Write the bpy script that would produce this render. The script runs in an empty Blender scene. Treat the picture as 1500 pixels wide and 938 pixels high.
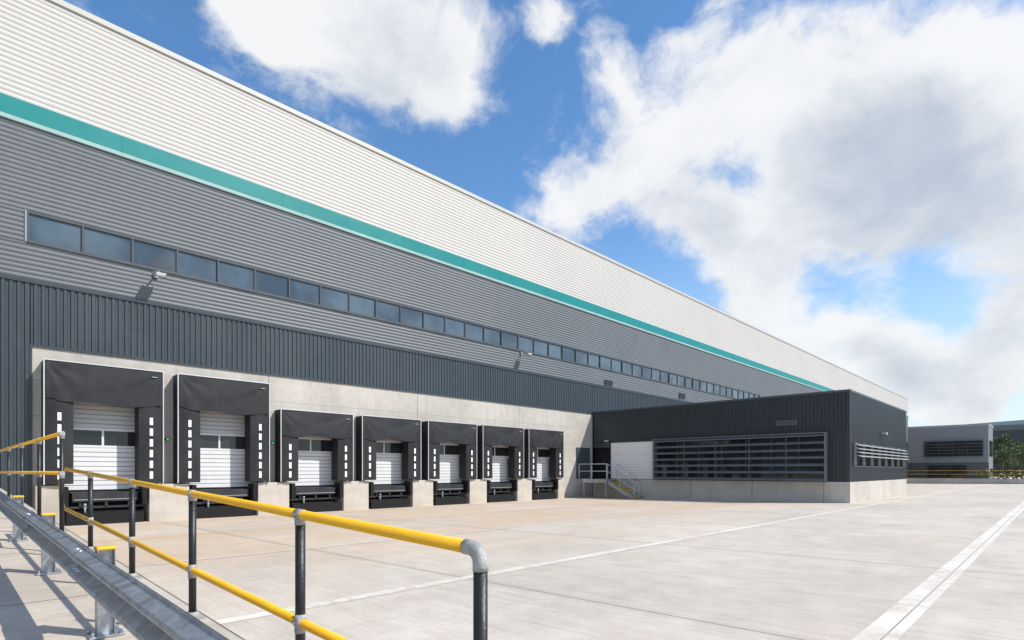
import bpy, math, random, bmesh
from mathutils import Vector
random.seed(7)
scene=bpy.context.scene
COL=scene.collection
H=1.75; F=830.0; TH=math.radians(44.1)
FW=Vector((-math.sin(TH),math.cos(TH),0)); RT=Vector((math.cos(TH),math.sin(TH),0))
def pdir(u,v):
    return (FW+RT*((u-750)/F)+Vector((0,0,(690-v)/F))).normalized()
def gz(x):
    return -0.15 if x<=-25 else (0.1+0.01*x if x<0 else 0.1)

# ---------------------------------------------------------------- materials
def mathn(nt,op,a,b=None,c=None,clamp=False):
    n=nt.nodes.new('ShaderNodeMath'); n.operation=op; n.use_clamp=clamp
    for i,s in enumerate((a,b,c)):
        if s is None: continue
        if hasattr(s,'node'): nt.links.new(s,n.inputs[i])
        else: n.inputs[i].default_value=s
    return n.outputs[0]
def mixc(nt,fac,a,b,bt='MIX'):
    n=nt.nodes.new('ShaderNodeMix'); n.data_type='RGBA'; n.blend_type=bt
    for s,i in ((fac,0),(a,6),(b,7)):
        if hasattr(s,'node'): nt.links.new(s,n.inputs[i])
        else: n.inputs[i].default_value=s if i==0 else ((*s,1) if len(s)==3 else s)
    return n.outputs[2]
def noise(nt,vec,scale,detail=4,rough=.55):
    n=nt.nodes.new('ShaderNodeTexNoise'); n.inputs['Scale'].default_value=scale
    n.inputs['Detail'].default_value=detail; n.inputs['Roughness'].default_value=rough
    nt.links.new(vec,n.inputs['Vector']); return n.outputs['Fac']
def vscale(nt,vec,s):
    n=nt.nodes.new('ShaderNodeVectorMath'); n.operation='MULTIPLY'
    nt.links.new(vec,n.inputs[0]); n.inputs[1].default_value=s; return n.outputs[0]
def vadd(nt,vec,s):
    n=nt.nodes.new('ShaderNodeVectorMath'); n.operation='ADD'
    nt.links.new(vec,n.inputs[0]); n.inputs[1].default_value=s; return n.outputs[0]
def sstep(nt,x,a,b):
    n=nt.nodes.new('ShaderNodeMapRange'); n.interpolation_type='SMOOTHSTEP'
    nt.links.new(x,n.inputs[0]); n.inputs[1].default_value=a; n.inputs[2].default_value=b
    return n.outputs[0]
def base(name):
    m=bpy.data.materials.new(name); m.use_nodes=True; nt=m.node_tree
    b=nt.nodes['Principled BSDF']; tc=nt.nodes.new('ShaderNodeTexCoord')
    return m,nt,b,tc.outputs['Object']
def mat(name,col,rough=.5,metal=0,var=.12,scale=1.5,bump=0,bscale=20,stretch=(1,1,1),spec=.5,emit=None,sheet=None,streak=0):
    m,nt,b,oc=base(name)
    v=vscale(nt,oc,stretch)
    f=noise(nt,v,scale,5)
    f2=noise(nt,v,scale*9,3)
    f=mathn(nt,'ADD',mathn(nt,'MULTIPLY',f,.7),mathn(nt,'MULTIPLY',f2,.3))
    f=sstep(nt,f,.3,.7)
    c=mixc(nt,f,tuple(x*(1-var) for x in col),tuple(min(1,x*(1+var)) for x in col))
    if sheet:
        sx=nt.nodes.new('ShaderNodeSeparateXYZ'); nt.links.new(oc,sx.inputs[0])
        q=mathn(nt,'DIVIDE',mathn(nt,'ADD',sx.outputs[1],600),sheet)
        wn=nt.nodes.new('ShaderNodeTexWhiteNoise'); wn.noise_dimensions='1D'; nt.links.new(mathn(nt,'FLOOR',q),wn.inputs['W'])
        c=mixc(nt,mathn(nt,'MULTIPLY',wn.outputs['Value'],.05),c,tuple(x*.5 for x in col))
        lap=mathn(nt,'LESS_THAN',mathn(nt,'FRACT',q),.02/sheet)
        c=mixc(nt,mathn(nt,'MULTIPLY',lap,.15),c,tuple(x*.4 for x in col))
    if streak:
        s=sstep(nt,noise(nt,vscale(nt,oc,(3,3,.12)),1.2,5,.6),.5,.75)
        c=mixc(nt,mathn(nt,'MULTIPLY',s,streak),c,tuple(min(1,x*2.0+.02) for x in col))
    nt.links.new(c,b.inputs['Base Color'])
    b.inputs['Metallic'].default_value=metal
    r=mathn(nt,'ADD',mathn(nt,'MULTIPLY',f,.12),rough-.06)
    nt.links.new(r,b.inputs['Roughness'])
    b.inputs['Specular IOR Level'].default_value=spec
    if bump:
        bn=nt.nodes.new('ShaderNodeBump'); bn.inputs['Strength'].default_value=bump; bn.inputs['Distance'].default_value=.02
        nt.links.new(noise(nt,v,bscale,5),bn.inputs['Height']); nt.links.new(bn.outputs[0],b.inputs['Normal'])
    if emit:
        b.inputs['Emission Color'].default_value=(*emit,1); b.inputs['Emission Strength'].default_value=.5
    return m
M={}
M['white']=mat('white_cladding_paint',(.51,.495,.462),.6,var=.03,scale=.25,sheet=9.0,spec=.35)
M['whitec']=mat('white_capping_paint',(.46,.455,.44),.5,var=.03)
M['whitep']=mat('white_panel_paint',(.80,.80,.78),.5,var=.03)
M['grey']=mat('grey_cladding_paint',(.118,.134,.147),.5,var=.06,scale=.3,sheet=9.0)
M['dark']=mat('anthracite_cladding_paint',(.036,.050,.061),.42,var=.1,scale=.4)
M['black']=mat('black_cladding_paint',(.026,.032,.038),.42,var=.12,scale=.4)
M['teal']=mat('teal_paint',(.005,.205,.20),.4,var=.05,scale=.4,spec=.35)
M['tealhighlight']=mat('teal_flashing_highlight',(.34,.52,.50),.4,var=.06,scale=.4)  # lower flashing; bright highlight under the teal band put into its pale colour
M['frame']=mat('grey_frame_paint',(.065,.077,.086),.4,var=.05)
M['trimg']=mat('pale_grey_trim',(.26,.28,.29),.45,var=.05)
M['blade']=mat('sunshade_blade_grey',(.36,.38,.39),.45,var=.05)
M['alu']=mat('aluminium_trim',(.52,.53,.54),.45,metal=.2,var=.06)
M['vinyl']=mat('charcoal_vinyl',(.021,.023,.025),.62,var=.35,scale=1.2,bump=.45,bscale=3.2,spec=.3,streak=.12)
M['rubber']=mat('black_rubber',(.010,.010,.011),.75,var=.2,spec=.3)
M['bpost']=mat('black_post_paint',(.012,.013,.015),.42,var=.25,bump=.15,bscale=60)
M['yellow']=mat('yellow_coating',(.86,.46,.012),.38,var=.07,scale=3,bump=.1,bscale=30)
M['galv']=mat('galvanised_steel',(.40,.43,.46),.36,metal=.75,var=.32,scale=11,bump=.2,bscale=34)
M['galvf']=mat('cast_fitting_grey',(.36,.36,.345),.6,metal=.15,var=.22,scale=14,bump=.4,bscale=50)
M['wpaint']=mat('white_marking_paint',(.78,.78,.77),.6,var=.08,scale=8)
M['shutter']=mat('white_door_panel',(.66,.67,.68),.45,var=.05)
M['groove']=mat('door_panel_groove',(.30,.31,.32),.6,var=.05)
M['shutterg']=mat('pale_grey_door_panel',(.46,.48,.50),.45,var=.04)
M['steel']=mat('dark_steel',(.028,.030,.032),.55,metal=.2,var=.3,scale=5)
M['louvre']=mat('grey_louvre',(.14,.152,.165),.42,var=.08)
M['lamp']=mat('pale_lamp_housing',(.42,.42,.41),.45,var=.05)
M['green']=mat('green_lens',(.02,.4,.08),.3,emit=(.02,.5,.1))
M['roofm']=mat('roof_membrane',(.3,.31,.32),.7,var=.1)
M['bark']=mat('tree_bark',(.09,.065,.045),.8,var=.3,scale=6)
M['lb']=mat('office_wall_light_grey',(.20,.22,.245),.5,var=.05,scale=.3)
M['lbp']=mat('office_parapet_grey',(.30,.32,.34),.5,var=.05,scale=.3)
M['roofteal']=mat('pale_teal_roof_edge',(.25,.36,.37),.5,var=.05,scale=.3)

def glass(name,c,ior=1.9):
    m,nt,b,oc=base(name)
    g=nt.nodes.new('ShaderNodeNewGeometry')
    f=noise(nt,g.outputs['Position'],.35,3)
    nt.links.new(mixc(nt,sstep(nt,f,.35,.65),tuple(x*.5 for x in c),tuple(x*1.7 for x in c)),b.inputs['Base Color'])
    b.inputs['Roughness'].default_value=.04; b.inputs['IOR'].default_value=ior
    bn=nt.nodes.new('ShaderNodeBump'); bn.inputs['Strength'].default_value=.08; bn.inputs['Distance'].default_value=.05
    nt.links.new(noise(nt,g.outputs['Position'],1.1,1),bn.inputs['Height']); nt.links.new(bn.outputs[0],b.inputs['Normal'])
    return m
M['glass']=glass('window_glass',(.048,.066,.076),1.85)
M['glassd']=glass('dark_window_glass',(.02,.024,.028),1.55)

def concrete(name,col,jy=None,jz=None,offy=0,offz=0,axis=1,var=.14):
    m,nt,b,oc=base(name)
    big=sstep(nt,noise(nt,oc,.35,7,.6),.3,.7)
    med=noise(nt,oc,2.6,8,.7)
    fine=noise(nt,oc,14,6,.7)
    streak=sstep(nt,noise(nt,vscale(nt,oc,(2.2,2.2,.16)),1.3,6,.6),.48,.78)
    c=mixc(nt,big,tuple(x*(1-var) for x in col),tuple(x*(1+var*.7) for x in col))
    c=mixc(nt,mathn(nt,'MULTIPLY',streak,.32),c,tuple(x*.6 for x in col))
    c=mixc(nt,.4,c,mixc(nt,med,(.22,.22,.22),(.8,.8,.8)),'OVERLAY')
    c=mixc(nt,.3,c,mixc(nt,fine,(.25,.25,.25),(.75,.75,.75)),'OVERLAY')
    sx=nt.nodes.new('ShaderNodeSeparateXYZ'); nt.links.new(oc,sx.inputs[0])
    def line(o,p,off,w):
        a=mathn(nt,'ADD',o,off+1000*p)
        a=mathn(nt,'MODULO',a,p); 
        return mathn(nt,'LESS_THAN',a,w)
    if jy:
        c=mixc(nt,mathn(nt,'MULTIPLY',line(sx.outputs[axis],jy,offy,.03),.75),c,(.06,.058,.052))
    if jz:
        c=mixc(nt,mathn(nt,'MULTIPLY',line(sx.outputs[2],jz,offz,.022),.45),c,(.1,.095,.085))
        c=mixc(nt,mathn(nt,'MULTIPLY',mathn(nt,'SUBTRACT',1.0,sstep(nt,sx.outputs[2],-.1,.5)),.25),c,(.2,.18,.15))
    nt.links.new(c,b.inputs['Base Color']); b.inputs['Roughness'].default_value=.85
    bn=nt.nodes.new('ShaderNodeBump'); bn.inputs['Strength'].default_value=.25; bn.inputs['Distance'].default_value=.01
    nt.links.new(fine,bn.inputs['Height']); nt.links.new(bn.outputs[0],b.inputs['Normal'])
    return m
M['conc']=concrete('precast_concrete',(.48,.45,.40),jy=8,offy=0,jz=1.2,offz=-.02)
M['plinth']=concrete('plinth_concrete',(.52,.485,.43),jy=3.9,offy=.0,axis=0)
M['plinthy']=concrete('plinth_concrete_side',(.50,.465,.41),jy=3.9,offy=.0,axis=1)
M['pier']=concrete('pier_concrete',(.47,.43,.37),var=.2)

def yard(name,col,jx=5.5,ox=1.3,jy=6.0,oy=0,tan=True,streakaxis=0):
    m,nt,b,oc=base(name)
    sx=nt.nodes.new('ShaderNodeSeparateXYZ'); nt.links.new(oc,sx.inputs[0])
    X,Y=sx.outputs[0],sx.outputs[1]
    big=sstep(nt,noise(nt,oc,.22,6,.62),.32,.68)
    med=noise(nt,oc,1.7,7,.7)
    fine=noise(nt,oc,26,4,.75)
    br=noise(nt,vscale(nt,oc,(1.0,46,1) if streakaxis==0 else (46,1.0,1)),1.0,4,.6)
    br2=noise(nt,vscale(nt,oc,(.6,6,1) if streakaxis==0 else (6,.6,1)),1.0,7,.72)
    tyre=sstep(nt,noise(nt,vscale(nt,oc,(.9,.05,1)),1.6,5,.6),.5,.78)
    spots=sstep(nt,noise(nt,oc,3.3,8,.75),.62,.74)
    c=mixc(nt,big,tuple(x*.87 for x in col),tuple(x*1.08 for x in col))
    cell=nt.nodes.new('ShaderNodeCombineXYZ')
    nt.links.new(mathn(nt,'FLOOR',mathn(nt,'DIVIDE',mathn(nt,'ADD',X,ox),jx)),cell.inputs[0])
    nt.links.new(mathn(nt,'FLOOR',mathn(nt,'DIVIDE',mathn(nt,'ADD',Y,oy),jy)),cell.inputs[1])
    wn=nt.nodes.new('ShaderNodeTexWhiteNoise'); wn.noise_dimensions='3D'; nt.links.new(cell.outputs[0],wn.inputs['Vector'])
    c=mixc(nt,mathn(nt,'MULTIPLY',wn.outputs['Value'],.32),c,(col[0]*.80,col[1]*.75,col[2]*.68))
    c=mixc(nt,mathn(nt,'MULTIPLY',tyre,.26),c,tuple(x*.62 for x in col))
    c=mixc(nt,.48,c,mixc(nt,med,(.23,.225,.22),(.80,.80,.80)),'OVERLAY')
    c=mixc(nt,.35,c,mixc(nt,fine,(.2,.2,.2),(.8,.8,.8)),'OVERLAY')
    c=mixc(nt,.45,c,mixc(nt,br,(.15,.15,.15),(.84,.84,.84)),'OVERLAY')
    c=mixc(nt,.32,c,mixc(nt,br2,(.2,.19,.17),(.80,.80,.80)),'OVERLAY')
    c=mixc(nt,mathn(nt,'MULTIPLY',spots,.28),c,(.22,.18,.13))
    if tan:
        t=mathn(nt,'MULTIPLY',sstep(nt,mathn(nt,'MULTIPLY',X,-1),5,15),sstep(nt,noise(nt,vscale(nt,oc,(1,.3,1)),.35,7,.65),.33,.60))
        c=mixc(nt,mathn(nt,'MULTIPLY',t,.55),c,(.57,.39,.23))
    def ln(o,p,off,w):
        a=mathn(nt,'MODULO',mathn(nt,'ADD',o,off+p*400),p); return mathn(nt,'LESS_THAN',a,w)
    c=mixc(nt,mathn(nt,'MULTIPLY',ln(X,jx,ox+.1,.24),.12),c,(.25,.2,.15))
    c=mixc(nt,mathn(nt,'MULTIPLY',ln(Y,jy,oy+.1,.24),.12),c,(.25,.2,.15))
    c=mixc(nt,mathn(nt,'MULTIPLY',ln(X,jx,ox,.03),.7),c,(.12,.105,.09))
    c=mixc(nt,mathn(nt,'MULTIPLY',ln(Y,jy,oy,.03),.7),c,(.12,.105,.09))
    nt.links.new(c,b.inputs['Base Color']); b.inputs['Roughness'].default_value=.85
    bn=nt.nodes.new('ShaderNodeBump'); bn.inputs['Strength'].default_value=.35; bn.inputs['Distance'].default_value=.008
    nt.links.new(mathn(nt,'ADD',br,fine),bn.inputs['Height']); nt.links.new(bn.outputs[0],b.inputs['Normal'])
    return m
M['yard']=yard('brushed_concrete',(.565,.512,.438))
M['ramp']=yard('ramp_concrete',(.50,.44,.37),jx=3.0,ox=.4,jy=50,oy=20,tan=False,streakaxis=1)
def leafm():
    m,nt,b,oc=base('foliage')
    f=noise(nt,oc,.9,4)
    c=mixc(nt,sstep(nt,f,.35,.65),(.04,.075,.02),(.10,.15,.045))
    nt.links.new(c,b.inputs['Base Color']); b.inputs['Roughness'].default_value=.6
    return m
M['leaf']=leafm()

# ---------------------------------------------------------------- mesh builder
class MB:
    def __init__(s): s.v=[];s.f=[];s.m=[];s.sm=[]
    def quad(s,a,b,c,d,m=0,sm=False):
        i=len(s.v); s.v+= [tuple(a),tuple(b),tuple(c),tuple(d)]; s.f.append((i,i+1,i+2,i+3)); s.m.append(m); s.sm.append(sm)
    def box(s,x0,x1,y0,y1,z0,z1,m=0):
        i=len(s.v)
        s.v+=[(x,y,z) for z in (z0,z1) for y in (y0,y1) for x in (x0,x1)]
        for q in ((0,2,3,1),(4,5,7,6),(0,1,5,4),(2,6,7,3),(0,4,6,2),(1,3,7,5)):
            s.f.append(tuple(i+k for k in q)); s.m.append(m); s.sm.append(False)
    def prism(s,pts,d,m=0):
        d=Vector(d); n=len(pts); i=len(s.v)
        s.v+=[tuple(p) for p in pts]+[tuple(Vector(p)+d) for p in pts]
        s.f.append(tuple(range(i,i+n))); s.f.append(tuple(range(i+2*n-1,i+n-1,-1))); s.m+=[m,m]; s.sm+=[False,False]
        for k in range(n):
            s.f.append((i+k,i+(k+1)%n,i+n+(k+1)%n,i+n+k)); s.m.append(m); s.sm.append(False)
    def tube(s,path,r,n=16,m=0,caps=True):
        path=[Vector(p) for p in path]; rs=r if isinstance(r,(list,tuple)) else [r]*len(path)
        i0=len(s.v); ref=None
        for k,p in enumerate(path):
            t=(path[min(k+1,len(path)-1)]-path[max(k-1,0)]).normalized()
            if ref is None:
                ref=Vector((0,0,1)) if abs(t.z)<.9 else Vector((1,0,0))
            a=(ref-t*ref.dot(t)).normalized(); ref=a; b=t.cross(a)
            for j in range(n):
                w=2*math.pi*j/n; s.v.append(tuple(p+(a*math.cos(w)+b*math.sin(w))*rs[k]))
        for k in range(len(path)-1):
            for j in range(n):
                q=i0+k*n
                s.f.append((q+j,q+(j+1)%n,q+n+(j+1)%n,q+n+j)); s.m.append(m); s.sm.append(True)
        if caps:
            s.f.append(tuple(i0+j for j in range(n-1,-1,-1))); q=i0+(len(path)-1)*n
            s.f.append(tuple(q+j for j in range(n))); s.m+=[m,m]; s.sm+=[False,False]
    def build(s,name,mats,parent=None,origin=(0,0,0),loc=(0,0,0),bevel=0):
        me=bpy.data.meshes.new(name)
        o=Vector(origin)
        me.from_pydata([tuple(Vector(v)-o) for v in s.v],[],s.f)
        for mm in mats: me.materials.append(M[mm])
        for p,k,sm in zip(me.polygons,s.m,s.sm): p.material_index=k; p.use_smooth=sm
        me.update()
        ob=bpy.data.objects.new(name,me); COL.objects.link(ob); ob.location=loc
        if parent: ob.parent=parent
        if bevel:
            md=ob.modifiers.new('bevel','BEVEL'); md.width=bevel; md.segments=2; md.limit_method='ANGLE'
        return ob
def thing(name,loc,label,cat,group=None):
    e=bpy.data.objects.new(name,None); COL.objects.link(e); e.location=loc; e.empty_display_size=.5
    e["label"]=label; e["category"]=cat
    if group: e["group"]=group
    return e
def copy_thing(src,loc):
    e=src.copy(); COL.objects.link(e); e.location=loc
    def rec(s,d):
        for c in s.children:
            n=c.copy(); n.parent=d; COL.objects.link(n); rec(c,n)
    rec(src,e)
    return e
def ribbed(mb,o,U,V,N,lu,lv,pitch,depth,m=0,kind='trap'):
    o=Vector(o);U=Vector(U);V=Vector(V);N=Vector(N)
    pts=[]; n=int(math.ceil(lv/pitch))
    prof={'trap':[(0,0),(.30,0),(.42,1),(.88,1)],
          'sine':[(0,0),(.14,.55),(.32,1),(.55,1),(.73,.55),(.87,0)],
          'half':[(0,0),(.10,.5),(.24,.88),(.40,1),(.58,.95),(.76,.7),(.92,.25)],
          'plank':[(0,0),(.08,1),(.92,1)]}[kind]
    for i in range(n):
        for a,b in prof:
            t=(i+a)*pitch
            if t<lv: pts.append((t,b*depth))
    pts.append((lv,pts[-1][1]))
    for (t0,d0),(t1,d1) in zip(pts,pts[1:]):
        mb.quad(o+V*t0+N*d0,o+V*t0+N*d0+U*lu,o+V*t1+N*d1+U*lu,o+V*t1+N*d1,m,False)

# ---------------------------------------------------------------- ground
mb=MB()
xs=[-900,-400,-120,-60,-25]+[-25+i*5 for i in range(1,6)]+[20,80,300,900]
ys=[-600,-200,-60,0,60,150,300,700,1500]
for a,b in zip(xs,xs[1:]):
    for c,d in zip(ys,ys[1:]):
        mb.quad((a,c,gz(a)),(b,c,gz(b)),(b,d,gz(b)),(a,d,gz(a)))
g=mb.build('ground',['yard']); g["kind"]="structure"
def linemat(name,c0,c1):
    m,nt,b,oc=base(name)
    f=sstep(nt,noise(nt,oc,5,9,.78),.36,.60)
    f2=sstep(nt,noise(nt,oc,.6,4),.3,.6)
    nt.links.new(mixc(nt,mathn(nt,'MULTIPLY',f,f2),c0,c1),b.inputs['Base Color']); b.inputs['Roughness'].default_value=.85
    return m
M['linepaint']=linemat('worn_line_paint',(.73,.69,.62),(.55,.49,.41))
M['sealant']=linemat('joint_sealant',(.30,.27,.23),(.42,.37,.31))
def marking(x,w,y0,y1,m='linepaint',h=.004):
    mb=MB(); mb.quad((x,y0,gz(x)+h),(x+w,y0,gz(x+w)+h),(x+w,y1,gz(x+w)+h),(x,y1,gz(x)+h))
    o=mb.build('road_marking',[m]); o["kind"]="structure"
marking(-1.48,.20,2,97); marking(-1.262,.11,2,97); marking(-1.28,.018,2,97,'sealant')
marking(-6.97,.22,2,97); marking(-12.42,.1,3,33)

# ramp
def rz(x): return .39-.035*x
mb=MB()
RX0,RX1,RY0,RY1=-24.93,2.0,-30,1.47
mb.prism([(RX0,RY0,-.5),(RX1,RY0,-.5),(RX1,RY0,rz(RX1)),(RX0,RY0,rz(RX0))],(0,RY1-RY0,0))
g=mb.build('ramp',['ramp']); g["kind"]="structure"
mb=MB()
mb.prism([(RX0,1.30,rz(RX0)+.004),(RX1-.01,1.30,rz(RX1)+.004),(RX1-.01,1.30,rz(RX1)+.09),(RX0,1.30,rz(RX0)+.09)],(0,.175,0))
g=mb.build('kerb',['pier'],bevel=.01); g["kind"]="structure"

# ---------------------------------------------------------------- warehouse
WX=-25.0; YA,YB=-25.0,155.0
wh=thing('warehouse_building',(WX,0,0),"long white and grey clad warehouse with teal stripe above loading yard","warehouse")
O=(WX,0,0)
ROOF=16.35+H; T1=12.36+H; T0=11.62+H; W1=8.69+H; W0=7.77+H; V1=6.39+H; C1=4.27+H
WY0,WY1=2.35,66.85
mb=MB(); mb.box(-110,WX-.12,YA,YB,8.3,ROOF-.3); mb.box(-110,WX-1.4,YA,YB,-.3,8.3)
mb.build('wall_core',['roofm'],wh,O)
mb=MB(); ribbed(mb,(WX+.02,YA,T1),(0,1,0),(0,0,1),(1,0,0),YB-YA,ROOF-.2-T1,.18,.023,kind='half'); mb.build('upper_cladding',['white'],wh,O)
mb=MB(); mb.box(WX-.3,WX+.10,YA,YB,ROOF-.2,ROOF); mb.build('parapet_capping',['whitec'],wh,O,bevel=.01)
mb=MB()
y=YA
while y<YB:
    y2=min(y+5.994,YB)
    mb.box(WX-.05,WX+.12,y,y2,T0+.14,T1)
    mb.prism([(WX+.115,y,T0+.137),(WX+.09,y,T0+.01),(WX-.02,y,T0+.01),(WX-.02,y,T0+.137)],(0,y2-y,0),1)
    y+=6
mb.build('fascia_band',['teal','tealhighlight'],wh,O)
mb=MB()
for (z0,z1,ya,yb) in ((W1+.08,T0,YA,YB),(V1+.08,W0-.08,YA,YB),(W0-.08,W1+.08,YA,WY0-.08),(W0-.08,W1+.08,WY1+.08,YB)):
    ribbed(mb,(WX,ya,z0),(0,1,0),(0,0,1),(1,0,0),yb-ya,z1-z0,.16,.025,kind='sine')
mb.build('grey_cladding',['grey'],wh,O)
mb=MB(); mb.box(WX-.02,WX+.075,YA,YB,V1,V1+.078); mb.box(WX-.02,WX+.07,YA+.01,YB-.01,V1-.05,V1-.003,0)
mb.build('flashing_trim',['dark'],wh,O)
mb=MB()
ribbed(mb,(WX,2.43,C1),(0,0,1),(0,1,0),(1,0,0),V1-.05-C1,34.35-2.43,.2,.036)
ribbed(mb,(WX,YA,-.3),(0,0,1),(0,1,0),(1,0,0),V1-.05+.3,2.40-YA,.2,.036)
ribbed(mb,(WX,34.35,5.9),(0,0,1),(0,1,0),(1,0,0),V1-.05-5.9,YB-34.35,.2,.036)
ribbed(mb,(WX,49.7,-.3),(0,0,1),(0,1,0),(1,0,0),6.2,YB-49.7,.2,.036)
mb.box(WX-.1,WX+.06,2.40,2.46,0,C1+.0)
mb.box(WX-.1,WX+.058,2.461,34.39,C1-.06,C1-.002)
mb.build('lower_cladding',['dark'],wh,O)
mb=MB(); ribbed(mb,(WX,YB,-.3),(0,0,1),(-1,0,0),(0,1,0),ROOF,80,.5,.04); mb.build('end_cladding',['white'],wh,O)
DY=[2.7+4*i for i in range(7)]
mb=MB()
mb.box(WX-.4,WX,2.47,34.38,4.3,C1-.062)
edges=[2.47]+[e for d in DY for e in (d+.47,d+3.08)]+[34.38]
for a,b in zip(edges[0::2],edges[1::2]): mb.box(WX-.4,WX,a,b,-.3,4.299)
mb.build('concrete_wall',['conc'],wh,(WX,2.43,0),loc=(0,2.43,0))
mb=MB()
for d in DY: mb.box(WX-1.35,WX-1.3,d+.2,d+3.4,-.3,4.3)
mb.build('pit_lining',['steel'],wh,O)
win=None
N=43
for i in range(N):
    yy=WY0+i*1.5
    if win is None:
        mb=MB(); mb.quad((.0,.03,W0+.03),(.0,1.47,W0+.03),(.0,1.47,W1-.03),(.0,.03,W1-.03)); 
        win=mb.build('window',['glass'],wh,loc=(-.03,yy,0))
        mb=MB(); mb.box(-.06,.072,-.022,.022,W0+.001,W1-.001); mb.box(-.06,.07,-.0225,1.4775,W1,W1+.07); mb.box(-.06,.1,-.0225,1.4775,W0-.08,W0)
        mb.box(-.05,.035,.022,.05,W0,W1-.001); mb.box(-.05,.035,1.45,1.478,W0,W1-.001)
        mb.box(-.05,.035,.05,1.45,W1-.035,W1-.001); mb.box(-.05,.035,.05,1.45,W0+.001,W0+.035)
        fr=mb.build('frame',['frame'],win)
    else:
        w=win.copy(); w.parent=wh; COL.objects.link(w)
        # panes are never set perfectly in line
        w.location=(-.03,yy,0); w.rotation_euler=(0,0,random.uniform(-.012,.012))
        f=fr.copy(); f.parent=w; COL.objects.link(f)
mb=MB(); mb.box(-.06,.078,-.075,-.0245,W0-.082,W1+.082); mb.build('window_end_trim',['trimg'],wh,loc=(-.03,WY0,0))
mb=MB(); mb.box(-.06,.078,-.02,.05,W0-.082,W1+.082); mb.build('window_end_trim',['frame'],wh,loc=(-.03,WY1,0))
def vent(parent,loc,w,h,ax='y',m='louvre'):
    mb=MB()
    if ax=='y':
        mb.box(.0,.075,0,w,0,.03);mb.box(.0,.075,0,w,h-.03,h);mb.box(.0,.075,0,.03,.0301,h-.0301);mb.box(.0,.075,w-.03,w,.0301,h-.0301)
        for i in range(6):
            z=.04+(h-.08)*i/6; mb.prism([(.01,.031,z+.05),(.07,.031,z),(.07,.031,z+.01),(.01,.031,z+.06)],(0,w-.062,0))
    else:
        mb.box(0,w,-.075,0,0,.03);mb.box(0,w,-.075,0,h-.03,h);mb.box(0,.03,-.075,0,.0301,h-.0301);mb.box(w-.03,w,-.075,0,.0301,h-.0301)
        for i in range(6):
            z=.04+(h-.08)*i/6; mb.prism([(.031,-.01,z+.05),(.031,-.01,z+.06),(.031,-.07,z+.01),(.031,-.07,z)],(w-.062,0,0))
    return mb.build('vent',[m],parent,loc=loc)
vent(wh,(.03,35.9,6.55+H),1.0,.4,m='frame'); vent(wh,(.03,47.6,6.65+H),1.1,.45,m='frame')
mb=MB(); mb.box(.005,.05,32.5,33.9,1.2,3.35)
d=mb.build('door',['frame'],wh,bevel=.005)
mb=MB(); mb.box(.005,.07,32.42,32.498,1.2,3.43); mb.box(.005,.07,33.902,33.98,1.2,3.43); mb.box(.005,.07,32.499,33.901,3.352,3.43)
mb.build('frame',['frame'],d)
mb=MB(); mb.tube([(.05,33.75,2.2),(.11,33.75,2.2),(.11,33.6,2.2)],.012,8); mb.build('handle',['alu'],d)
for i in range(7):
    a=DY[i]+3.08; b=(DY[i]+4.44) if i<6 else DY[i]+3.75
    mb=MB(); mb.box(0.001,.50,a-DY[i],b-DY[i],-.3,1.25); p=mb.build('concrete_pier',['pier'],wh,loc=(0,DY[i],0),bevel=.02)
mb=MB(); mb.box(.001,.50,-.2,.44,-.3,1.25); mb.build('concrete_pier',['pier'],wh,loc=(0,DY[0],0),bevel=.02)

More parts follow.
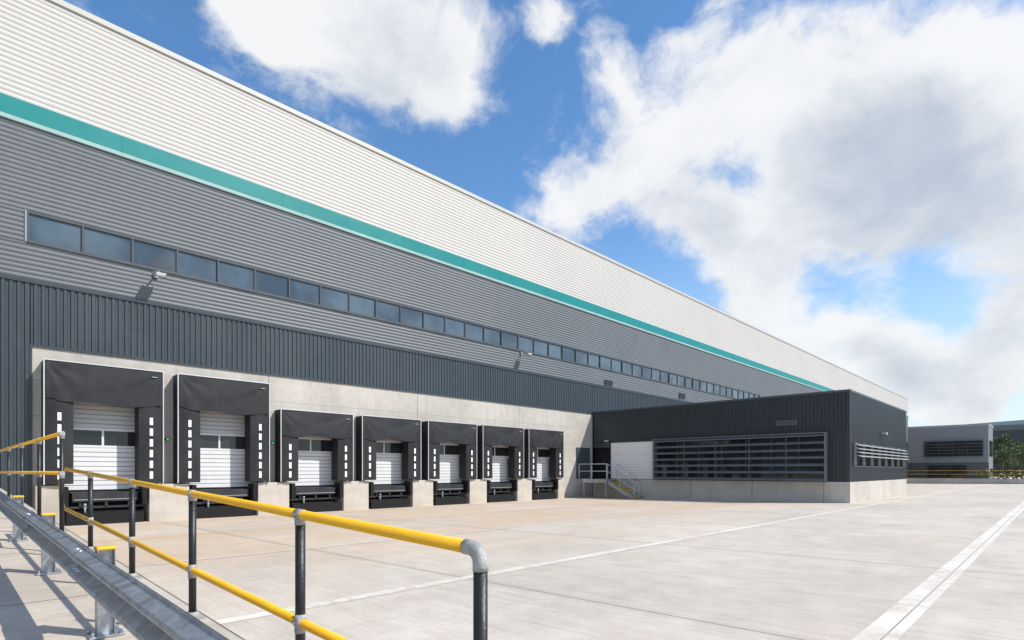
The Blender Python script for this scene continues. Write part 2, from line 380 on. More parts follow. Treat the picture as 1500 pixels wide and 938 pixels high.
# ---------------------------------------------------------------- loading docks
def make_dock(top,hb,loc,label):
    e=thing('loading_dock',loc,label,"loading dock","loading docks along the warehouse wall")
    W=3.52; P=.62; Z0=1.28
    mb=MB()
    mb.box(0.003,P,0,.03,Z0,top); mb.box(0.003,P,W-.03,W,Z0,top); mb.box(0.003,P,.031,W-.031,top-.03,top)
    sh=mb.build('dock_shelter',['vinyl'],e)
    mb=MB()
    mb.box(P-.02,P+.02,-.010,.030,Z0+.0,top-.001); mb.box(P-.02,P+.02,W-.030,W+.010,Z0,top-.001); mb.box(P-.02,P+.022,-.012,W+.012,top,top+.035)
    mb.box(.005,.04,-.010,-.001,Z0,top-.001)
    mb.build('frame',['alu'],sh,bevel=.004)
    mb=MB(); nx,nz=56,26
    rnd=random.Random(top)
    ph=[rnd.uniform(0,6) for _ in range(8)]
    def hp(i,j):
        s=i/nx; t=j/nz
        y=.05+s*(W-.1)
        zt=top-.03; zb=hb+.04*math.sin(s*5+ph[0])+.025*math.sin(s*13+ph[1])+ (.06 if s<.08 or s>.92 else 0)
        z=zt+(zb-zt)*t
        env=min(1,t*3)
        e1=math.exp(-s*2.2); e2=math.exp(-(1-s)*2.2)
        # a few soft drag creases fanning from each top corner
        cr=e1*.012*math.sin(11*math.atan2(t+.02,s*2.7+.05)+ph[4])+e2*.012*math.sin(11*math.atan2(t+.02,(1-s)*2.7+.05)+ph[5])
        x=P+.005+.05*math.sin(t*math.pi*.6)+.007*t*math.sin(s*17+ph[2]+t*2)+.009*math.sin(s*8+t*5+ph[3])*(t*(1-t)*3)+env*cr
        return (x,y,z)
    for i in range(nx):
        for j in range(nz):
            mb.quad(hp(i,j),hp(i,j+1),hp(i+1,j+1),hp(i+1,j),0,True)
    hc=mb.build('header_curtain',['vinyl'],sh)
    bm=bmesh.new(); bm.from_mesh(hc.data); bmesh.ops.remove_doubles(bm,verts=bm.verts,dist=.0005); bmesh.ops.recalc_face_normals(bm,faces=bm.faces); bm.to_mesh(hc.data); bm.free()
    mb=MB(); x=P+.065
    mb.box(x-.05,x+.004,W-.40,W-.22,top-.235,top-.212); mb.build('maker_plate',['lamp'],sh)
    for y0,y1,yd in ((.05,.80,.36),(W-.80,W-.05,W-.46)):
        mb=MB()
        n=10
        def sp(q): return P-.02+.05*math.sin(q/n*math.pi)
        for k in range(n):
            ya,yb=y0+(y1-y0)*k/n,y0+(y1-y0)*(k+1)/n
            mb.quad((sp(k),ya,Z0+.02),(sp(k+1),yb,Z0+.02),(sp(k+1),yb,hb+.25),(sp(k),ya,hb+.25),0,False)
        yi=y1 if y0<1 else y0
        mb.quad((P-.02,yi,Z0+.02),(.02,yi+(.0),Z0+.02),(.02,yi,hb+.25),(P-.02,yi,hb+.25),0)
        zz=Z0+.18
        while zz+.27<hb+.0:
            mb.box(P+.030,P+.036,yd,yd+.105,zz,zz+.27,1); zz+=.40
        mb.build('side_curtain',['vinyl','wpaint'],sh)
    mb=MB()
    DZ0=1.06
    y0,y1=.46,3.09; xd=-.22
    def ribpanel(z0,z1,m):
        n=max(1,round((z1-z0)/.17)); h=(z1-z0)/n
        for i in range(n):
            a=z0+i*h
            mb.quad((xd,y0,a),(xd,y1,a),(xd+.02,y1,a+.012),(xd+.02,y0,a+.012),3)
            mb.quad((xd+.02,y0,a+.012),(xd+.02,y1,a+.012),(xd+.02,y1,a+h-.016),(xd+.02,y0,a+h-.016),m)
            mb.quad((xd+.02,y0,a+h-.016),(xd+.02,y1,a+h-.016),(xd,y1,a+h),(xd,y0,a+h),3)
    ribpanel(DZ0,2.60,0); ribpanel(3.30,4.3,1)
    mb.box(xd-.02,xd+.02,y0,y1,2.6,2.68,0); mb.box(xd-.02,xd+.02,y0,y1,3.22,3.3,0)
    for yy in (y0,(y0+y1)/2-.035,y1-.07): mb.box(xd-.02,xd+.02,yy,yy+.07,2.681,3.219,0)
    mb.box(xd,xd+.05,y0,y1,DZ0-.05,DZ0-.001,2)
    dr=mb.build('dock_door',['shutter','shutterg','rubber','groove'],e)
    ym=(y0+y1)/2
    for a,b in ((y0+.07,ym-.035),(ym+.035,y1-.07)):
        mb=MB(); mb.quad((xd,a,2.68),(xd,b,2.68),(xd,b,3.22),(xd,a,3.22)); mb.build('window',['glassd'],dr)
    mb=MB(); mb.box(-.6,.3,.75,2.8,.95,1.0); mb.box(.3,.34,.8,2.75,.66,1.0); 
    for q in (1.0,1.75,2.45): mb.box(.1,.29,q,q+.08,.5,.94)
    mb.box(-.25,.25,.5,3.05,.42,.5)
    mb.build('dock_leveller',['steel'],e)
    for a in (.47,2.80):
        mb=MB(); mb.box(.05,.60,a+.04 if a<1 else a+.04,a+.20 if a<1 else a+.20,.5,1.2); mb.build('dock_bumper',['rubber'],e,bevel=.015)
    mb=MB(); mb.box(.3,.46,.62,2.92,-.3,.26); mb.box(.26,.3,.62,2.92,-.3,.32); mb.build('buffer_board',['rubber'],e,bevel=.01)
    mb=MB(); mb.tube([(.4,1.15,.26),(.4,1.15,.5)],.035,12); mb.tube([(.4,1.15,.5),(.4,1.15,.6)],.05,12)
    mb.box(.345,.36,.85,2.7,.72,.75)
    mb.build('leveller_foot',['trimg'],e)
    return e
ta="tall black dock shelter with white roller door on warehouse wall"
sa="shorter black dock shelter with white roller door on warehouse wall"
d1=make_dock(3.72+H,2.36+H,(WX,DY[0],0),ta)
copy_thing(d1,(WX,DY[1],0))
d3=make_dock(2.68+H,1.52+H,(WX,DY[2],0),sa)
for i in range(3,7): copy_thing(d3,(WX,DY[i],0))

for y in (DY[0]+3.64,DY[1]+3.66):
    e=thing('dock_signal_light',(WX,y,2.95),"small green signal light on concrete between docks","signal light","green dock signal lights")
    mb=MB(); mb.box(.001,.40,.05,.08,0,.03); mb.box(.38,.44,.0,.12,-.05,.08); mb.build('housing',['rubber'],e,bevel=.008)
    mb=MB(); mb.box(.441,.45,.03,.09,-.02,.04); mb.build('lens',['green'],e)

def flood(loc):
    e=thing('wall_light',loc,"pale floodlight on short arm fixed to grey cladding","floodlight","floodlights on warehouse wall")
    mb=MB(); mb.box(0.03,.1,-.08,.08,-.1,.1); mb.tube([(.08,0,0),(.45,0,.06)],.028,10); mb.tube([(.45,0,.06),(.56,0,0)],.024,10); mb.build('bracket',['galv'],e)
    mb=MB(); mb.prism([(.42,-.17,.02),(.82,-.17,-.08),(.80,-.17,-.22),(.46,-.17,-.15)],(0,.34,0)); mb.build('lamp_head',['lamp'],e,bevel=.03)
    mb=MB(); mb.quad((.49,-.14,-.162),(.78,-.14,-.222),(.78,.14,-.222),(.49,.14,-.162)); mb.build('lens',['glass'],e)
flood((WX,6.1,7.5+H)); flood((WX,26.6,7.55+H)); flood((WX,66.5,7.4+H))

# ---------------------------------------------------------------- office box
BY=34.4; BX=-8.15; BYE=49.7; BT=4.38+H; PB=1.15
off=thing('office_building',(WX,BY,0),"low dark grey clad office block with louvred windows beside warehouse","office building")
OO=(WX,BY,0)
mb=MB(); mb.box(WX+.07,BX-.25,BY+.28,BYE-.1,PB-.5,BT-.1); mb.build('roof',['roofm'],off,OO)
LX0,LX1,LZ0,LZ1=-19.7,-9.22,-.58+H,2.07+H
mb=MB()
ribbed(mb,(WX+.07,BY,LZ1),(0,0,1),(1,0,0),(0,-1,0),BT-.12-LZ1,BX-WX-.07-.1,.2,.035)
ribbed(mb,(LX1,BY,PB+.03),(0,0,1),(1,0,0),(0,-1,0),LZ1-PB-.03,BX-LX1-.1,.2,.035)
ribbed(mb,(BX,BY+.1,1.55+H),(0,0,1),(0,1,0),(1,0,0),BT-.12-1.55-H,BYE-BY-.1,.2,.035)
ribbed(mb,(BX,BY+.1,PB+.03),(0,0,1),(0,1,0),(1,0,0),.22+H-PB-.03,BYE-BY-.1,.2,.035)
ribbed(mb,(BX,BY+.1,.22+H),(0,0,1),(0,1,0),(1,0,0),1.33,.65,.2,.035)
ribbed(mb,(BX,48.4,.22+H),(0,0,1),(0,1,0),(1,0,0),1.33,BYE-48.4,.2,.035)
ribbed(mb,(BX,BYE,PB+.03),(0,0,1),(-1,0,0),(0,1,0),BT-.12-PB-.03,BX-WX-.1,.2,.035)
mb.box(BX-.10,BX+.04,BY-.04,BY+.099,PB+.03,BT-.121)
mb.build('dark_cladding',['black'],off,OO)
mb=MB(); mb.box(WX+.07,BX+.06,BY-.06,BY+.25,BT-.12,BT); mb.box(BX-.25,BX+.06,BY+.251,BYE+.06,BT-.12,BT-.002); mb.box(WX+.07,BX-.251,BYE-.2,BYE+.06,BT-.12,BT)
mb.build('parapet_capping',['frame'],off,OO,bevel=.01)
mb=MB(); mb.box(WX+.05,BX+.05,BY-.05,BY+.3,-.4,PB); mb.build('plinth',['plinth'],off,OO,bevel=.01)
mb=MB(); mb.box(BX-.3,BX+.052,BY+.301,BYE+.05,-.4,PB-.002); mb.build('plinth',['plinthy'],off,OO,bevel=.01)
mb=MB(); ribbed(mb,(-23.35,BY,PB+.03),(1,0,0),(0,0,1),(0,-1,0),LX0-.055+23.35,LZ1-.06-PB,.2,.025,kind='half')
mb.build('white_cladding',['whitep'],off,OO)
mb=MB(); mb.box(-23.4,LX0-.05,BY-.05,BY,LZ1-.05,LZ1-.001); mb.box(-23.45,-23.351,BY-.03,BY+.02,PB+.05,LZ1-.051)
mb.box(WX+.07,-23.451,BY-.02,BY+.02,3.45,LZ1-.05)
mb.build('trim',['dark'],off,OO)
mb=MB(); mb.box(WX+.09,-23.46,BY+.20,BY+.24,PB+.05,3.44); dr=mb.build('door',['rubber'],off,OO)
mb=MB(); mb.box(WX+.3,-23.9,BY+.19,BY+.198,2.0,3.05); mb.build('window',['glassd'],dr,OO)
mb=MB(); mb.quad((LX0,BY+.16,LZ0),(LX1,BY+.16,LZ0),(LX1,BY+.16,LZ1),(LX0,BY+.16,LZ1)); wi=mb.build('window',['glassd'],off,OO)
mb=MB()
n=7
for i in range(n+1):
    x=LX0+(LX1-LX0)*i/n; mb.box(x-.03,x+.03,BY+.08,BY+.2,LZ0+.08,LZ1-.08)
mb.box(LX0,LX1,BY+.075,BY+.2,LZ1-.08,LZ1-.001); mb.box(LX0,LX1,BY+.075,BY+.2,LZ0,LZ0+.079)
mb.build('frame',['frame'],wi,OO)
mb=MB()
mb.box(LX0-.05,LX0+.05,BY-.42,BY+.05,LZ0-.02,LZ1+.05); mb.box(LX1-.05,LX1+.05,BY-.42,BY+.05,LZ0-.02,LZ1+.05)
mb.box(LX0+.051,LX1-.051,BY-.42,BY+.05,LZ1+.0,LZ1+.05)
for i in range(1,5): 
    x=LX0+(LX1-LX0)*i/5; mb.box(x-.02,x+.02,BY-.20,BY-.12,LZ0+.02,LZ1-.001)
nb=7
for i in range(nb):
    z=LZ0+.08+(LZ1-LZ0-.2)*i/(nb-1)
    mb.prism([(LX0+.052,BY-.22,z+.09),(LX0+.052,BY-.40,z-.03),(LX0+.052,BY-.44,z-.045),(LX0+.052,BY-.43,z-.005),(LX0+.052,BY-.30,z+.10)],(LX1-LX0-.104,0,0))
mb.build('louvre_screen',['louvre'],off,OO)
vent(off,(13.1,-.035,2.62+H),1.15,.28,'x')
sw0,sw1,swz0,swz1=35.15,48.4,.22+H,1.55+H
mb=MB(); mb.quad((BX-.1,sw0,swz0),(BX-.1,sw1,swz0),(BX-.1,sw1,swz1),(BX-.1,sw0,swz1)); wi=mb.build('window',['glass'],off,OO)
mb=MB()
mb.box(BX-.12,BX+.05,sw0,sw1,swz1-.06,swz1); mb.box(BX-.12,BX+.06,sw0,sw1,swz0,swz0+.06)
for i in range(8):
    y=sw0+(sw1-sw0-.06)*i/7; mb.box(BX-.12,BX+.045,y,y+.06,swz0+.061,swz1-.061)
mb.build('frame',['frame'],wi,OO)
mb=MB()
for k in range(4):
    x=BX+.12+.03*k; z=1.42+H-k*.20
    mb.prism([(x,sw0-.15,z+.01),(x+.20,sw0-.15,z-.055),(x+.205,sw0-.15,z-.03),(x+.02,sw0-.15,z+.045)],(0,sw1-sw0+.3,0))
for i in range(8):
    y=sw0+(sw1-sw0)*i/7; mb.box(BX+.046,BX+.16,y-.02,y+.02,swz0+.1,swz1+.02)
mb.build('sunshade',['blade'],off,OO)
e=thing('wall_light',(BX,41.6,4.05),"small pale bulkhead lamp on dark cladding","wall light")
mb=MB(); mb.box(.036,.12,0,.3,.0,.16); mb.build('bracket',['galv'],e)
mb=MB(); mb.prism([(.121,-.03,.02),(.35,-.03,-.03),(.33,-.03,.1),(.121,-.03,.16)],(0,.36,0)); mb.build('lamp_head',['lamp'],e,bevel=.01)
e=thing('wall_light',(-23.75,BY,2.1+H),"small pale lamp above office door","wall light")
mb=MB(); mb.box(0,.25,-.12,-.036,0,.14); mb.build('bracket',['galv'],e)
mb=MB(); mb.prism([(0,-.121,.02),(0,-.121,.14),(0,-.28,.1),(0,-.28,0)],(.25,0,0)); mb.build('lamp_head',['lamp'],e,bevel=.01)

# ---------------------------------------------------------------- steel staircase
PX0,PX1,PY0,PY1,PZ=-24.35,-22.3,32.3,34.3,1.13
st=thing('steel_staircase',(PX1,PY0,gz(PX1)),"galvanised steel staircase with landing and yellow nosings at office door","staircase")
SO=(PX1,PY0,gz(PX1))
mb=MB(); mb.box(PX0,PX1,PY0,PY1,PZ-.06,PZ); mb.box(PX0,PX1,PY0-.02,PY0-.001,PZ-.2,PZ+.05)
mb.box(WX+.64,PX0-.001,32.3,34.3,PZ-.06,PZ)
for x in (PX0+.05,PX1-.15):
    mb.box(x,x+.1,PY0+.05,PY0+.15,gz(x),PZ-.061)
mb.build('landing',['galv'],st,SO)
ns=7; rise=(PZ-gz(-20.5))/ns; go=.3; SY0=PY0+.1; SY1=PY0+1.3
mb=MB(); mb2=MB()
for i in range(1,ns):
    z=PZ-i*rise; x=PX1+(i-1)*go
    mb.box(x,x+go+.02,SY0+.031,SY1-.031,z-.035,z); mb2.box(x+go-.05,x+go+.03,SY0+.031,SY1-.031,z-.05,z+.008)
for y in (SY0,SY1-.03):
    mb.prism([(PX1,y,PZ),(PX1,y,PZ-.28),(PX1+ns*go-.25,y,gz(PX1)+.0),(PX1+ns*go,y,gz(PX1)),(PX1+ns*go,y,gz(PX1)+.12)],(0,.03,0))
mb.build('flight',['galv'],st,SO); mb2.build('step_nosing',['yellow'],st,SO)
def handrail(pts,bot,name='handrail'):
    mb=MB()
    top=[Vector(p) for p in pts]
    for off_ in (0,-.5):
        mb.tube([p+Vector((0,0,off_)) for p in top],.028,10)
    for p,zb in zip(top,bot): 
        mb.tube([p,(p.x,p.y,zb)],.028,10)
    mb.build(name,['alu'],st,SO)
r1=PZ+1.1
handrail([(PX0-.3,PY0,r1),(PX0+.8,PY0,r1),(PX1,PY0,r1)],[PZ,PZ,PZ])
for y in (SY0+.015,SY1-.015):
    handrail([(PX1,y,r1),(PX1+1.0,y,r1-1.0*rise/go),(PX1+ns*go,y,gz(-20)+1.08),(PX1+ns*go+.35,y,gz(-20)+1.08)],[PZ,PZ-1.0*rise/go,gz(-20),gz(-20)])

# ---------------------------------------------------------------- foreground safety railing
RY=1.385
def rt(x): return rz(x)+1.025
px=[-1.50,-2.915,-4.68,-6.48,-8.5,-10.6]
rail=thing('safety_railing',(-6,RY,rz(-6)),"yellow and black tubular safety railing with grey fittings along ramp","railing","yellow and black railings on ramp")
RO=(-6,RY,rz(-6))
R=.0255
xa,xb=px[0],px[-1]
mb=MB(); mb.tube([(xa-.07,RY,rt(xa-.07)),(xb+.06,RY,rt(xb+.06))],R,32)
mb.build('top_rail',['yellow'],rail,RO)
def mz(x): return rt(x)-.575
mb=MB(); mb.tube([(xa,RY,mz(xa)),(xb+.06,RY,mz(xb+.06))],R*.95,32); mb.build('mid_rail',['yellow'],rail,RO)
mb=MB(); p=[]
for k in range(13):
    a=math.pi*k/12; p.append((xb+.06-.28*math.sin(a)*.6,RY,rt(xb)-.2875+.2875*math.cos(a)))
mb.tube(p,R,16); mb.build('end_loop',['yellow'],rail,RO)
for i,x in enumerate(px):
    mb=MB(); ztop=rt(x)-(.075 if i==0 else .02)
    mb.tube([(x,RY,rz(x)+.09),(x,RY,ztop)],R*1.02,28); mb.tube([(x,RY,rz(x)+.091),(x,RY,rz(x)+.14)],.04,20,1)
    mb.box(x-.07,x+.07,RY-.07,RY+.07,rz(x)+.088,rz(x)+.103,1)
    mb.build('post',['bpost','galvf'],rail,RO)
    if i==0:
        mb=MB(); q=[(x-.080,RY,rt(x-.080)),(x-.05,RY,rt(x-.05))]
        for k in range(1,11):
            a=math.pi/2*k/10; q.append((x-.05+.05*math.sin(a),RY,rt(x)-.05+.05*math.cos(a)))
        q.append((x,RY,rt(x)-.078))
        mb.tube(q,R*1.13,28)
        mb.build('elbow_fitting',['galvf'],rail,RO)
        mb=MB()
        mb.tube([(x-.05,RY,mz(x-.05)),(x+.05,RY,mz(x+.05))],R*1.2,20); mb.tube([(x,RY,mz(x)-.06),(x,RY,mz(x)+.06)],R*1.2,20)
        mb.build('tee_fitting',['galvf'],rail,RO)
    else:
        for f in (rt,mz):
            mb=MB(); mb.tube([(x-.032,RY,f(x-.032)),(x+.032,RY,f(x+.032))],R*1.18,20); mb.tube([(x,RY,f(x)-.055),(x,RY,f(x)+(.0 if f is rt else .045))],R*1.18,20)
            mb.tube([(x,RY-.038,f(x)),(x,RY-.02,f(x))],.008,8)
            mb.build('tee_fitting',['galvf'],rail,RO)
r2=thing('safety_railing',(-14,1.2,rz(-14)),"taller yellow and black railing at top of ramp","railing","yellow and black railings on ramp")
R2=(-14,1.2,rz(-14))
Y2=1.2; zt=.48+H; zm=-.03+H
for z,nm in ((zt,'top_rail'),(zm,'mid_rail')):
    mb=MB(); mb.tube([(-9.2,Y2,z),(-22,Y2,z)],R,16); mb.build(nm,['yellow'],r2,R2)
for x in (-9.2,-11.3,-13.6,-16,-18.5,-21.9):
    mb=MB(); mb.tube([(x,Y2,rz(x)),(x,Y2,zt)],R,16); mb.build('post',['bpost'],r2,R2)
    for z in (zt,zm):
        mb=MB(); mb.tube([(x-.04,Y2,z),(x+.04,Y2,z)],R*1.2,16); mb.tube([(x,Y2,z-.07),(x,Y2,z)],R*1.2,16); mb.build('tee_fitting',['galvf'],r2,R2)

# ---------------------------------------------------------------- crash barrier
cb=thing('crash_barrier',(-5,.8,rz(-5)),"galvanised steel crash barrier with yellow capped posts on ramp","crash barrier")
CO=(-5,.8,rz(-5))
def bz(x): return H-.70-.034*x
prof=[(0,.0),(.0,-.018),(-.072,-.042),(-.08,-.060),(-.072,-.078),(-.0,-.112),(.006,-.13),(-.0,-.148),(-.072,-.182),(-.08,-.2),(-.072,-.218),(-.0,-.242),(0,-.26)]
def beam(xa,xb,yoff=0):
    mb=MB(); Yb=.78+yoff
    for (a0,z0),(a1,z1) in zip(prof,prof[1:]):
        for o in (0,.004):
            A=(xa,Yb+a0+o,bz(xa)+z0);B=(xb,Yb+a0+o,bz(xb)+z0);C=(xb,Yb+a1+o,bz(xb)+z1);D=(xa,Yb+a1+o,bz(xa)+z1)
            if o: mb.quad(D,C,B,A)
            else: mb.quad(A,B,C,D)
    for x in (xa+.07,xa+.18):
        for zc in (-.03,-.096,-.164,-.23):
            yy=Yb-.04
            mb.tube([(x,yy-.015,bz(x)+zc),(x,yy+.03,bz(x)+zc)],.013,8)
    mb.build('beam',['galv'],cb,CO)
beam(-5.1,-.6,-.006); beam(-8.0,-4.85,0); beam(-12.5,-7.75,-.006)
for x in [-1.55,-4.96,-7.73,-10.6]:
    mb=MB(); zt_=bz(x)-.01; zb=rz(x)
    y0,y1=.84,.95
    mb.box(x-.045,x+.045,y0,y0+.008,zb,zt_-.02); mb.box(x-.045,x+.045,y1-.008,y1,zb,zt_-.02); mb.box(x-.004,x+.004,y0+.008,y1-.008,zb,zt_-.02)
    mb.box(x-.09,x+.09,y0-.05,y1+.05,zb,zb+.015)
    for a in (-.07,.07):
        for b in (y0-.03,y1+.03): mb.tube([(x+a,b,zb+.015),(x+a,b,zb+.045)],.011,8)
    mb.box(x-.04,x+.04,.79,.839,zt_-.22,zt_-.05)
    mb.build('post',['galv'],cb,CO,bevel=.002)
    mb=MB(); mb.box(x-.05,x+.05,y0-.006,y1+.006,zt_-.028,zt_); mb.build('post_cap',['yellow'],cb,CO,bevel=.01)

# ---------------------------------------------------------------- far yard wall, railing
fw=thing('retaining_wall',(10,97,0),"low pale concrete retaining wall across end of yard","wall")
mb=MB(); mb.box(-24.5,70,97,97.4,-.3,.62); mb.build('wall',['plinth'],fw,(10,97,0),bevel=.02)
mb=MB(); mb.box(-24.5,70,96.95,97.45,.62,.72); mb.build('coping',['pier'],fw,(10,97,0),bevel=.01)
tr=thing('safety_railing',(10,97.2,.72),"distant yellow railing with black posts on low wall","railing")
for z,nm in ((1.78,'top_rail'),(1.3,'mid_rail')):
    mb=MB(); mb.tube([(-24,97.2,z),(60,97.2,z)],.020,8); mb.build(nm,['yellow'],tr,(10,97.2,.72))
for k in range(40):
    x=-24+k*2.1; mb=MB(); mb.tube([(x,97.2,.72),(x,97.2,1.78)],.03,8); mb.build('post',['bpost'],tr,(10,97.2,.72))

bl=thing('office_building',(-20,160,0),"distant pale grey office block with dark window band","office building")
BO=(-20,160,0); bt=10.3+H
mb=MB(); mb.box(-60,-11.3,160,171,-.3,bt-.5); mb.build('wall',['lb'],bl,BO)
mb=MB(); mb.box(-60,-11.2,159.9,171.1,bt-.499,bt); mb.build('parapet_capping',['lbp'],bl,BO)
def bxat(u,Y): 
    t=(u-750)/F; return Y*(-math.sin(TH)+math.cos(TH)*t)/(math.cos(TH)+math.sin(TH)*t)
mb=MB(); mb.box(-26,-11.25,159.9,159.99,-.3,3.6); mb.build('lower_wall',['frame'],bl,BO)
z0,z1=5.0,8.4
xa,xb=bxat(1354,160),bxat(1440,160)
mb=MB(); mb.quad((xa,159.95,z0),(xb,159.95,z0),(xb,159.95,z1),(xa,159.95,z1)); wi=mb.build('window',['glassd'],bl,BO)
mb=MB()
for i in range(5):
    x=xa+(xb-xa)*i/4; mb.box(x-.05,x+.05,159.8,159.94,z0,z1)
for i in range(6):
    z=z0+(z1-z0)*i/5; mb.box(xa,xb,159.3,159.79,z-.06,z+.06)
mb.build('sunshade',['frame'],wi,BO)
mb=MB(); mb.box(-11.29,-11.2,162,169,5,8.4); mb.build('window',['glassd'],bl,BO)
mb=MB(); mb.box(-22,-15,159.7,159.89,0,3.0); mb.build('entrance_glazing',['glassd'],bl,BO)
x0,x1,y0,y1,h=-30,120,255,330,18.5
s=thing('warehouse_building',((x0+x1)/2,y0,0),"distant dark warehouse with pale teal roof edge","warehouse")
so=((x0+x1)/2,y0,0)
mb=MB(); ribbed(mb,(x0,y0,0),(0,0,1),(1,0,0),(0,-1,0),h-3,x1-x0,1.0,.06); mb.box(x0,x1,y0+.1,y1,0,h-3); mb.build('wall',['dark'],s,so)
mb=MB(); mb.box(x0-.3,x1+.3,y0-.3,y1,h-3,h-1.2); mb.build('fascia_band',['grey'],s,so)
mb=MB(); mb.prism([(x0-.3,y0-.4,h-1.19),(x1+.3,y0-.4,h-1.19),(x1+.3,y0-.4,h-.6),((x0+x1)/2,y0-.4,h+2.5),(x0-.3,y0-.4,h-.6)],(0,y1-y0,0)); mb.build('roof',['roofteal'],s,so)

def tree(loc,hgt,seed):
    r=random.Random(seed)
    e=thing('tree',loc,"leafy green broadleaf tree beyond yard railing","tree","trees beyond the yard")
    mb=MB(); mb.tube([(0,0,0),(.1,.05,hgt*.3),(0,.1,hgt*.6),(.1,0,hgt*.85)],[hgt*.035,hgt*.028,hgt*.018,hgt*.006],10)
    cl=[]
    for k in range(9):
        a=r.uniform(0,6.28); z=hgt*r.uniform(.3,.6); q=Vector((math.cos(a)*hgt*.25,math.sin(a)*hgt*.25,z+hgt*.2))
        mb.tube([(0,0,z),tuple((Vector((0,0,z))+q)/2+Vector((0,0,.2))),tuple(q)],[hgt*.013,hgt*.009,hgt*.004],6); cl.append(q)
    mb.build('trunk',['bark'],e)
    mb=MB()
    for k in range(26):
        a=r.uniform(0,6.28); rr=hgt*.3*math.sqrt(r.random()); z=hgt*r.uniform(.35,.95)
        rr*= 1-.6*max(0,(z/hgt-.6)/.4)
        cl.append(Vector((math.cos(a)*rr,math.sin(a)*rr,z)))
    for c in cl:
        s=hgt*r.uniform(.06,.12)
        for i in range(90):
            d=Vector((r.gauss(0,1),r.gauss(0,1),r.gauss(0,.8))).normalized()*s*r.uniform(.5,1.1)
            p=c+d; a=Vector((r.gauss(0,1),r.gauss(0,1),r.gauss(0,1))).normalized()*hgt*.016
            b=a.cross(Vector((r.gauss(0,1),r.gauss(0,1),r.gauss(0,1))).normalized()).normalized()*hgt*.013
            mb.quad(p-a,p-b,p+a,p+b)
    mb.build('crown',['leaf'],e)
    return e
t0=tree((bxat(1467,185),185,0),10.5,3)
for (u,Y) in ((1482,225),(1496,235),(1515,220),(1540,210)):
    copy_thing(t0,(bxat(u,Y),Y,0)).rotation_euler=(0,0,random.uniform(0,6))
mb=MB(); r=random.Random(5)
for i in range(4000):
    x=r.uniform(-10,70); y=r.uniform(120,123); z=r.uniform(.1,2.0)
    p=Vector((x,y,z)); a=Vector((r.gauss(0,1),r.gauss(0,1),r.gauss(0,1))).normalized()*.22; b=a.cross(Vector((r.gauss(0,1),r.gauss(0,1),r.gauss(0,1)))).normalized()*.18
    mb.quad(p-a,p-b,p+a,p+b)
hd=mb.build('hedge',['leaf']); hd["label"]="low green hedge beyond the yard wall"; hd["category"]="hedge"; hd["kind"]="stuff"

# ---------------------------------------------------------------- world
az=math.radians(33); el=math.radians(45)
S=Vector((math.cos(el)*math.cos(az),math.cos(el)*math.sin(az),math.sin(el)))
w=bpy.data.worlds.new("World"); scene.world=w; w.use_nodes=True; nt=w.node_tree
bg=nt.nodes['Background']; bg.inputs['Strength'].default_value=.12
sky=nt.nodes.new('ShaderNodeTexSky'); sky.sky_type='NISHITA'; sky.sun_disc=False
sky.sun_elevation=el; sky.sun_rotation=math.pi/2-az; sky.air_density=1.0; sky.dust_density=.3; sky.ozone_density=2.0
hs=nt.nodes.new('ShaderNodeHueSaturation'); hs.inputs['Saturation'].default_value=1.2; hs.inputs['Value'].default_value=1.68
nt.links.new(sky.outputs[0],hs.inputs['Color'])
tc=nt.nodes.new('ShaderNodeTexCoord'); gen=tc.outputs['Generated']
nrm=nt.nodes.new('ShaderNodeVectorMath'); nrm.operation='NORMALIZE'; nt.links.new(gen,nrm.inputs[0]); dv=nrm.outputs[0]
def warp(src,scale,amt,det):
    wn=nt.nodes.new('ShaderNodeTexNoise'); wn.inputs['Scale'].default_value=scale; wn.inputs['Detail'].default_value=det; nt.links.new(src,wn.inputs['Vector'])
    ws=nt.nodes.new('ShaderNodeVectorMath'); ws.operation='SUBTRACT'; nt.links.new(wn.outputs['Color'],ws.inputs[0]); ws.inputs[1].default_value=(.5,.5,.5)
    wm=nt.nodes.new('ShaderNodeVectorMath'); wm.operation='SCALE'; nt.links.new(ws.outputs[0],wm.inputs[0]); wm.inputs['Scale'].default_value=amt
    wa=nt.nodes.new('ShaderNodeVectorMath'); wa.operation='ADD'; nt.links.new(src,wa.inputs[0]); nt.links.new(wm.outputs[0],wa.inputs[1]); return wa.outputs[0]
wv=warp(dv,5.0,.14,6)
def field(blobs,k=1.3):
    acc=None
    for (u,v,rp) in blobs:
        c=pdir(u,v)
        rr=((pdir(u+rp,v)-c).length+(pdir(u,v+rp)-c).length)/2*k
        dn=nt.nodes.new('ShaderNodeVectorMath'); dn.operation='DISTANCE'; nt.links.new(wv,dn.inputs[0]); dn.inputs[1].default_value=c
        f=mathn(nt,'SUBTRACT',1.0,mathn(nt,'DIVIDE',dn.outputs['Value'],rr),clamp=True)
        acc=f if acc is None else mathn(nt,'ADD',acc,f)
    return acc
acc=field([(400,0,105),(500,45,110),(600,85,105),(340,-20,70),(665,100,80),(470,-60,130),
(800,25,48),
(815,280,62),(885,268,80),(975,235,95),(890,110,55),(1040,140,115),(1130,235,120),(1180,110,110),(1270,210,150),(1360,90,160),(1420,240,150),(1320,325,100),(1190,325,90),(1470,325,90),(1010,345,70),(1095,370,80),(1500,120,160),
(1060,440,55),(1110,470,65),(1180,500,75),(1270,520,80),(1370,550,85),(1460,565,100),(1480,430,75),(1310,575,75),(1410,605,70),(1500,500,85)])
shad=field([(560,120,110),(1010,315,80),(1160,330,120),(1300,280,140),(1430,280,160),(1270,190,110),(1440,570,110),(1300,545,70),(1480,440,70)])
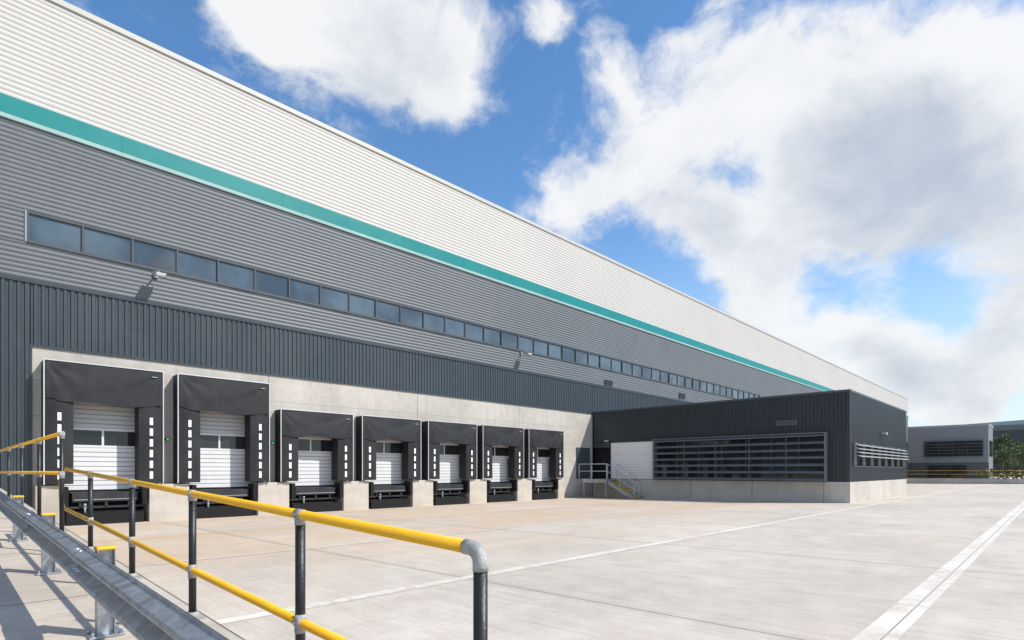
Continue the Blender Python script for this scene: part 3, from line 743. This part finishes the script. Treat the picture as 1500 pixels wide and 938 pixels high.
dt=nt.nodes.new('ShaderNodeVectorMath'); dt.operation='DOT_PRODUCT'; nt.links.new(dv,dt.inputs[0]); dt.inputs[1].default_value=tuple(FW)
away=mathn(nt,'SUBTRACT',1.0,sstep(nt,dt.outputs['Value'],.05,.4))
gen_c=mathn(nt,'MULTIPLY',away,sstep(nt,noise(nt,vscale(nt,dv,(1,1,2)),2.2,5),.46,.62))
acc=mathn(nt,'ADD',acc,mathn(nt,'MULTIPLY',gen_c,1.0))
sq=vscale(nt,wv,(1,1,1.5))
n1=noise(nt,sq,4.2,10,.62)
n2=noise(nt,sq,14,8,.64)
Lr=(RT*.55+Vector((0,0,.85)))*.045
n1b=noise(nt,vadd(nt,sq,tuple(Lr)),4.2,6,.58)
n1s=noise(nt,sq,4.2,6,.58)
relief=mathn(nt,'MULTIPLY',mathn(nt,'SUBTRACT',n1b,n1s),2.6)
det=mathn(nt,'ADD',mathn(nt,'MULTIPLY',mathn(nt,'SUBTRACT',n1,.5),2.5),mathn(nt,'MULTIPLY',mathn(nt,'SUBTRACT',n2,.5),1.1))
lim=mathn(nt,'MULTIPLY',mathn(nt,'MINIMUM',acc,1.5),.9)
dens=mathn(nt,'ADD',lim,det)
cov=sstep(nt,dens,.10,.88)
gr=mathn(nt,'ADD',mathn(nt,'MULTIPLY',mathn(nt,'MINIMUM',shad,1.3),.72),mathn(nt,'ADD',relief,mathn(nt,'MULTIPLY',mathn(nt,'SUBTRACT',n1,.5),.9)))
grey=mathn(nt,'MULTIPLY',sstep(nt,gr,-.12,1.3),.92)
cc=mixc(nt,grey,(7.9,7.95,8.0),(4.0,4.6,5.45))
sz=nt.nodes.new('ShaderNodeSeparateXYZ'); nt.links.new(dv,sz.inputs[0])
hz=mathn(nt,'MULTIPLY',mathn(nt,'SUBTRACT',1.0,sstep(nt,sz.outputs[2],-.05,.42)),.82)
skyc=mixc(nt,hz,hs.outputs[0],(5.4,6.6,7.7))
fin=mixc(nt,mathn(nt,'MULTIPLY',cov,.95),skyc,cc)
nt.links.new(fin,bg.inputs['Color'])

sl=bpy.data.lights.new('sun','SUN'); sl.energy=4.9; sl.angle=math.radians(.5); sl.color=(1,.95,.88)
so=bpy.data.objects.new('sun',sl); COL.objects.link(so); so.rotation_euler=S.to_track_quat('Z','Y').to_euler(); so.location=(20,10,40)

cam=bpy.data.cameras.new('camera'); co=bpy.data.objects.new('camera',cam); COL.objects.link(co)
co.location=(0,0,H); co.rotation_euler=(math.pi/2,0,TH); cam.lens=F/1500*36; cam.sensor_width=36
cam.shift_y=(690-469)/1500; cam.clip_start=.05; cam.clip_end=3000
scene.camera=co
scene.view_settings.view_transform='Standard'; scene.view_settings.look='None'; scene.view_settings.exposure=0
